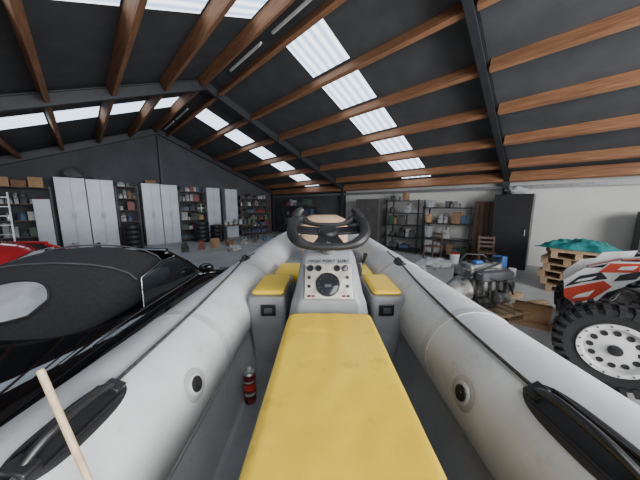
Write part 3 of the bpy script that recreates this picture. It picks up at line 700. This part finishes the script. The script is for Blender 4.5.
def sheet(mb,q,t=.006):
    q=[Vector(v) for v in q]; n=(q[1]-q[0]).cross(q[3]-q[0]).normalized()*t
    mb.loft([[tuple(v) for v in q],[tuple(v+n) for v in q]])
# open torn carton lying on the floor: floor leaf, back leaf, splayed flaps
mb=MB()
sheet(mb,[(-.22,-.16,.002),(.22,-.16,.002),(.22,.10,.012),(-.22,.10,.012)])
sheet(mb,[(-.22,.10,.012),(.22,.10,.012),(.25,.17,.25),(-.20,.16,.27)])
sheet(mb,[(.22,-.16,.004),(.36,-.13,.10),(.34,.08,.16),(.22,.10,.012)])
sheet(mb,[(-.20,.16,.27),(.25,.17,.25),(.22,.02,.34),(-.16,.0,.33)])
sheet(mb,[(-.22,-.16,.004),(-.22,.10,.012),(-.30,.08,.13),(-.31,-.12,.10)])
mb.fin('cardboard_box',m_card,loc=(3.22,3.42,.0),rot=(0,0,math.radians(-42)),sharp=.3,label='torn open cardboard box lying on the floor',cat='box')
for i,(x,y,l,rz) in enumerate(((3.75,4.0,.7,.2),(3.6,4.35,.8,.35),(3.6,4.65,.6,.1),(2.65,4.55,.8,.1),(2.35,3.0,.5,.5),(4.05,3.65,.5,1.2))):
    MB().box((0,0,.045),(l,.1,.09)).box((l*.2,0,.1),(l*.5,.09,.02)).fin('timber_offcut',m_pal,loc=(x,y,0),rot=(0,0,rz),bev=.006,label='rough sawn timber offcut on the floor',cat='timber',group='timber offcuts on the floor')
bk=MB().lathe([(.001,0),(.12,0),(.145,.28),(.152,.285),(.152,.295),(.138,.295),(.115,.012),(.001,.012)],32).fin('plastic_bucket',m_wht,loc=(4.22,7.28,0),label='white plastic bucket on the floor by the shelves',cat='bucket')
MB().tube([(.15*math.cos(a),.02,.28+.15*math.sin(a)*.9) for a in [PI*i/12 for i in range(13)]],.004,6).fin('bucket_handle',m_alu,bk)
MB().lathe([(.001,0),(.155,0),(.155,-.02),(.15,-.02)],28,Matrix.Translation((0,0,.315))).fin('bucket_lid',m_redp,bk)
for i,(x,y,d) in enumerate(((3.35,6.8,(1.0,.6,.3)),(2.45,6.1,(.7,.5,.35)))):
    MB().blob((x,y,d[2]*.375),d,.5,2.2,20+i,30,14).fin('plastic_sheeting',m_gtarp,center=True,label='crumpled grey plastic sheeting heaped on the floor',cat='sheeting',group='heaps of sheeting')
MB().blob((2.30,1.42,.06),(.5,.3,.16),.6,3,31,28,12).fin('rag_heap',m_gtarp,center=True,label='heap of grey rags on the floor by the tyre',cat='rags')
# ------------------------------------------------------------------ shelves, cabinets
def locker(b,a,w,d,h,rz,label,mat=m_lock,group=None,doors=2,name='locker'):
    r=root(name,label,'locker',Bw(b,a,0),rz,group)
    MB().box((0,0,h/2),(w,d,h)).fin('locker_body',mat,r,bev=.006)
    dw=w/doors
    for i in range(doors):
        x=-w/2+dw*(i+.5)
        dr=MB().box((x,-d/2-.011,h/2+.02),(dw-.012,.02,h-.1)).fin('locker_door',mat,r,bev=.005)
        MB().cyl((x+dw*.38*(1 if i==0 else -1),-d/2-.045,h*.46),(x+dw*.38*(1 if i==0 else -1),-d/2-.045,h*.54),.01,seg=10).fin('locker_handle',m_alu,dr)
    return r
LG='pale steel lockers along the end wall'
locker(-.20,13.15,.80,.5,2.80,R45,'tall pale blue-grey steel locker',group=LG)
locker(.62,13.15,.80,.5,2.78,R45,'tall pale blue-grey steel locker',group=LG)
locker(2.28,13.15,.68,.5,2.74,R45,'tall pale blue-grey steel locker',group=LG)
locker(2.98,13.15,.68,.5,2.72,R45,'tall pale blue-grey steel locker',group=LG)
locker(4.98,13.15,.68,.5,2.68,R45,'tall pale blue-grey steel locker',group=LG)
locker(5.95,13.15,.68,.5,2.66,R45,'tall pale blue-grey steel locker',group=LG)
def shelf(b,a,w,d,h,n,rz,label,mp=m_steel,mbd=m_brown):
    r=root('shelving_unit',label,'shelf',Bw(b,a,0),rz)
    for sx in (-1,1):
        for sy in (-1,1): MB().box((sx*(w/2-.02),sy*(d/2-.02),h/2),(.04,.04,h)).fin('shelf_post',mp,r)
    zs=[]
    for i in range(n):
        z=.12+(h-.17)*i/(n-1); zs.append(z+.015)
        MB().box((0,0,z),(w-.082,d-.01,.03)).fin('shelf_board',mbd,r)
    return r,zs
cols=[m_card,m_card2,m_bluem,m_skin,m_whm,m_redm,m_grn,m_eng,m_engL,m_gtarp,m_whm]
cn={m_card:'brown',m_card2:'dark brown',m_bluem:'faded blue',m_skin:'black',m_whm:'off-white',m_redm:'faded red',m_grn:'dark green',m_eng:'grimy grey',m_gtarp:'grey',m_alu:'silver',m_engL:'dull silver'}
def item(loc,rz,w,d,h,grp,kind=None):
    k=kind or random.choice(['carton','crate','can','jerry','tool','lump','lump','lump'])
    if k=='carton':
        m=random.choice([m_card,m_card2,m_card2,m_whm,m_skin,m_gtarp]); return carton('cardboard_box',loc,rz,(w,d,h),m,'%s storage box on a workshop shelf'%cn[m],grp)
    if k=='crate':
        m=random.choice([m_bluem,m_skin,m_gtarp,m_grn]); mb=MB(); t=.012
        mb.box((0,0,t/2),(w,d,t)); mb.box((0,-d/2+t/2,h/2),(w,t,h)).box((0,d/2-t/2,h/2),(w,t,h)).box((-w/2+t/2,0,h/2),(t,d,h)).box((w/2-t/2,0,h/2),(t,d,h))
        mb.box((0,-d/2,h-.015),(w+.01,.02,.03)).box((0,d/2,h-.015),(w+.01,.02,.03))
        return mb.fin('plastic_crate',m,loc=loc,rot=(0,0,rz),label='%s open plastic crate on a workshop shelf'%cn[m],cat='crate',group=grp)
    if k=='lump':
        m=random.choice([m_eng,m_engL,m_skin,m_engL,m_gtarp])
        mb=MB(); mb.box((0,0,h*.3),(w*.8,d*.7,h*.6)).cyl((-w*.2,-d*.3,h*.6),(w*.3,-d*.3,h*.6),h*.2,seg=14).cyl((w*.1,0,h*.5),(w*.1,0,h*.95),w*.16,seg=14).tube([(-w*.4,0,h*.3),(-w*.3,-d*.2,h*.8),(0,0,h*.9)],.02,8)
        return mb.fin('machine_part',m,loc=loc,rot=(0,0,rz),bev=.006,label='oily dark machine part among the workshop clutter',cat='machine part',group=grp)
    if k=='can':
        m=random.choice([m_whm,m_alu,m_redm,m_bluem]); r_=min(w,d,.22)/2; h=min(h,r_*2.3)
        o=MB().lathe([(.001,0),(r_,0),(r_,.01),(r_*.97,.015),(r_*.97,h-.015),(r_,h-.01),(r_,h),(r_*.85,h),(r_*.85,h-.008),(.001,h-.008)],22).fin('paint_tin',m,loc=loc,rot=(0,0,rz),label='%s round metal paint tin'%cn[m],cat='paint tin',group=grp)
        MB().tube([(r_*1.02*math.cos(a),0,h*.8-r_*.7*math.sin(a)) for a in [PI*i/8 for i in range(9)]],.004,6).fin('tin_handle',m_alu,o); return o
    if k=='jerry':
        m=random.choice([m_redm,m_bluem,m_grn,m_skin,m_whm]); w=min(w,.3);d=min(d,.18);h=min(h,.36)
        o=MB().prism([(-w/2,0),(w/2,0),(w/2,h*.8),(w*.3,h*.92),(-w/2,h*.92)],'y',-d/2,d/2).tube([(-w*.35,0,h*.9),(-w*.3,0,h),(w*.15,0,h),(w*.2,0,h*.9)],.014,8).fin('jerrycan',m,loc=loc,rot=(0,0,rz),bev=.01,label='%s plastic jerrycan on a workshop shelf'%cn[m],cat='jerrycan',group=grp)
        MB().cyl((w*.38,0,h*.84),(w*.42,0,h*.97),.025).fin('cap',m_blk,o); return o
    m=random.choice([m_redm,m_bluem,m_skin,m_eng]); h=min(h,.24)
    o=MB().box((0,0,h*.35),(w,d*.7,h*.7)).box((0,0,h*.78),(w,d*.7,h*.14),taper=(.95,.7)).fin('toolbox',m,loc=loc,rot=(0,0,rz),bev=.008,label='%s metal toolbox on a workshop shelf'%cn[m],cat='toolbox',group=grp)
    MB().tube([(-w*.2,0,h*.84),(-w*.18,0,h),(w*.18,0,h),(w*.2,0,h*.84)],.01,8).fin('toolbox_handle',m_blk,o); return o
def fill(b,a,w,d,zs,gap,rz,grp,top=True,dens=.97,kinds=None):
    Rm=Matrix.Rotation(rz,3,'Z')
    for li,z in enumerate(zs):
        g=gap
        if li==len(zs)-1:
            if not top: continue
            g=gap*.9
        x=-w/2+.05
        while x<w/2-.14:
            iw=random.uniform(.11,.32)
            if x+iw>w/2-.04: break
            if random.random()<dens:
                h=random.uniform(.35,.9)*g
                dd=random.uniform(.5,.8)*d
                loc=Bw(b,a,0)+Rm@Vector((x+iw/2,random.uniform(-.03,.01),0)); loc.z=z+.0005
                item(loc,rz,iw,dd,h,grp,random.choice(kinds) if kinds else None)
            x+=iw+.012
def tyre(loc,group,R=.31,w=.2,label='black spare car tyre stacked flat'):
    MB().lathe([(R*.62,0+.02),(R*.8,0),(R*.95,.015),(R,.05),(R,w-.05),(R*.95,w-.015),(R*.8,w),(R*.62,w-.02),(R*.66,w*.5)],28,closed=True).fin('spare_tyre',m_blk,loc=loc,label=label,cat='tyre',group=group)
specs=[(-1.35,1.3,2.45,5),(1.44,.76,2.6,6),(3.98,1.26,2.5,6)]
for i,(b,w,h,n) in enumerate(specs):
    r,zs=shelf(b,13.15,w,.5,h,n,R45,'dark steel workshop shelving loaded with clutter')
    fill(b,13.15,w-.06,.46,zs,(h-.2)/(n-1),R45,'clutter on workshop shelf %s'%['one','two','three'][i],top=(i>0))
for x,w_,h_,mm in ((-1.78,.36,.30,m_card),(-1.40,.32,.22,m_card2),(-1.02,.34,.34,m_card)):
    carton('cardboard_box',Bw(x,13.1,2.4155),R45,(w_,.36,h_),mm,'tan cardboard box on top of the dark shelving',group='tan boxes on top of the shelving')
r,zs=shelf(7.45,13.1,2.0,.5,2.2,6,R45,'brown wooden shelving packed with small parts',m_brown,m_brown)
fill(7.45,13.1,1.94,.46,zs,.4,R45,'clutter on brown shelving',kinds=['tool','lump','lump','crate','can','jerry'])
MB().blob((0,0,.17),(.6,.4,.45),.35,1.8,4).fin('holdall_bag',m_skin,loc=Bw(-.1,13.1,2.80),rot=BR,label='black holdall bag on top of a locker',cat='bag')
carton('cardboard_box',Bw(.7,13.1,2.782),R45,(.5,.35,.12),m_skin,'flat black box on top of a locker')
carton('cardboard_box',Bw(2.3,13.1,2.742),R45,(.4,.35,.14),m_card2,'brown box on top of a locker')
for (b,a,n) in ((4.1,12.3,5),(4.85,12.3,4),(1.4,12.3,5)):
    for i in range(n): tyre(Bw(b+random.uniform(-.02,.02),a,i*.201),'tyre stacks by the end wall')
hr=root('hose_reel','round green hose reel hung on the shelving','hose reel',Bw(4.3,12.78,1.65),R45)
MB().lathe([(.20,-.05),(.24,-.05),(.24,.05),(.20,.05)],28,Matrix.Rotation(PI/2,4,'X'),closed=True).fin('reel_rim',m_grn,hr)
MB().lathe([(.001,-.06),(.05,-.06),(.05,.06),(.001,.06)],20,Matrix.Rotation(PI/2,4,'X')).box((0,0,0),(.4,.02,.03)).box((0,0,0),(.03,.02,.4)).fin('reel_hub',m_alu,hr)
ld=root('step_ladder','aluminium ladder leaning by the shelves','ladder',Bw(-1.85,12.5,0),R45)
for s_ in (-1,1): MB().box((s_*.2,.15,1.1),(.04,.06,2.24),rotX(-.12)).fin('ladder_rail',m_alu,ld)
for i in range(7): MB().box((0,.15+(.25+.3*i-1.1)*.12,.25+.3*i),(.37,.05,.025)).fin('rung',m_alu,ld)
MB().box((0,0,1.0),(.40,.03,2.0)).box((0,-.02,1.0),(.34,.012,1.9)).fin('panel_board',m_lock,loc=Bw(-.95,12.75,0),rot=BR,bev=.005,label='pale loose panel standing in front of the shelves',cat='panel')
wb=root('workbench','low metal workbench covered with small parts','workbench',Bw(5.6,11.4,0),R45)
MB().box((0,0,.82),(1.8,.7,.05)).fin('bench_top',m_brown,wb,bev=.004)
for sx in (-1,1):
    for sy in (-1,1): MB().box((sx*.84,sy*.3,.40),(.06,.06,.79)).fin('leg',m_steel,wb)
for i in range(7):
    item(Bw(4.9+.24*i,11.4+random.uniform(-.12,.12),.846),R45+random.uniform(-.2,.2),random.uniform(.13,.18),.2,random.uniform(.12,.3),'clutter on the workbench')
for i in range(8):
    b=2.7+.62*i; a=10.5-random.uniform(0,.4)
    item(Bw(b,a,0),R45+random.uniform(-.5,.5),random.uniform(.22,.40),random.uniform(.2,.32),random.uniform(.18,.42),'boxes on the workshop floor')
for i in range(4):
    item(Bw(-.9+.6*i,11.7+random.uniform(-.1,.1),0),R45+random.uniform(-.5,.5),random.uniform(.25,.42),random.uniform(.2,.32),random.uniform(.3,.6),'boxes before the lockers')
for i,(b,a,d) in enumerate(((4.2,9.0,(.5,.45,.26)),)):
    p=Bw(b,a,0); MB().blob((p.x,p.y,d[2]*.375),d,.5,2.5,40+i,24,12).fin('plastic_bag',m_whm,center=True,label='crumpled white plastic bag on the floor',cat='plastic bag')
RW=math.radians(-45)
r,zs=shelf(8.85,4.2,1.3,.6,2.0,5,RW,'black steel rack with boxes against the white wall',m_blks,m_blks)
fill(8.85,4.2,1.24,.5,zs,.47,RW,'boxes on the black rack',dens=.6,kinds=['carton','tool','lump','crate'])
r,zs=shelf(8.85,2.65,1.5,.6,1.75,4,RW,'low black steel rack with boxes on top',m_blks,m_blks)
fill(8.85,2.65,1.44,.5,zs,.5,RW,'boxes on the low black rack',dens=.65,kinds=['carton','carton','crate','lump'])
locker(8.8,.92,.85,.6,2.1,RW,'tall black steel cabinet against the white wall',m_blks,doors=1,name='steel_cabinet')
MB().blob((0,0,.1),(.5,.4,.26),.4,2,11).fin('cloth_bundle',m_gtarp,loc=Bw(8.8,.92,2.1),label='grey cloth bundle on top of the black cabinet',cat='cloth')
locker(8.85,5.75,1.15,.55,2.05,RW,'dark grey wooden wardrobe against the wall',m_dgrey,name='wardrobe')
locker(8.85,-1.75,.9,.6,1.65,RW,'dark grey steel cabinet near the buggy',m_steel,name='steel_cabinet')
for i in range(4):
    MB().box((0,0,.95),(.13,.03,1.9)).box((0,-.018,.95),(.11,.008,1.84)).fin('timber_board',m_brown if i%2 else m_card2,loc=Bw(9.0,1.42+i*.145,0),rot=(0,0,RW),bev=.004,label='long brown timber board standing against the wall',cat='timber board',group='timber boards standing upright')
def chair(b,a,rz):
    r=root('wooden_chair','brown wooden chair near the black rack','chair',Bw(b,a,0),rz,'wooden chairs by the rack')
    MB().box((0,0,.45),(.42,.42,.035)).fin('seat',m_brown,r,bev=.01)
    for sx in (-1,1):
        for sy in (-1,1): MB().box((sx*.18,sy*.18,.215),(.035,.035,.43)).fin('leg',m_brown,r)
    mb=MB()
    for sx in (-1,1): mb.box((sx*.18,.19,.68),(.035,.03,.43))
    for z in (.6,.72,.85): mb.box((0,.19,z),(.33,.02,.06))
    mb.fin('backrest',m_brown,r)
chair(8.15,1.35,RW+.3); chair(8.15,2.85,RW-.4)
r,zs=shelf(8.85,10.5,2.4,.55,1.8,4,RW,'dark shelving at the far corner',m_steel,m_brown)
fill(8.85,10.5,2.34,.5,zs,.5,RW,'boxes in the far corner',kinds=['carton','lump','tool','crate'])
# ------------------------------------------------------------------ light
w=bpy.data.worlds.new('World'); SC.world=w; w.use_nodes=True
bgN=w.node_tree.nodes['Background']; bgN.inputs['Color'].default_value=(0.90,0.95,1,1); bgN.inputs['Strength'].default_value=3.1
def area(loc,size,power,rot=(0,0,0),col=(1,1,1)):
    l=bpy.data.lights.new('fill_light','AREA'); l.shape='RECTANGLE'; l.size=size[0]; l.size_y=size[1]; l.energy=power; l.color=col
    o=bpy.data.objects.new('fill_light',l); COL.objects.link(o); o.location=loc; o.rotation_euler=rot
area(Bw(1.8,-5.6,2.6),(6,2.6),1000,(math.radians(92),0,R45),(1,1,1))  # added fill behind the camera, brightens ceiling and far walls; no real fitting
area((0.3,-1.2,3.9),(3,2),110,(math.radians(25),0,0),(1,1,1))  # added fill above the view, brightens the boat; no real lamp hangs here
# ------------------------------------------------------------------ camera
cam=bpy.data.cameras.new('camera'); co=bpy.data.objects.new('camera',cam); COL.objects.link(co)
cam.sensor_width=36; cam.lens=13.33; cam.clip_start=0.02
co.location=(0,0,1.8); co.rotation_euler=(math.radians(90-8.4),0,0)
SC.camera=co
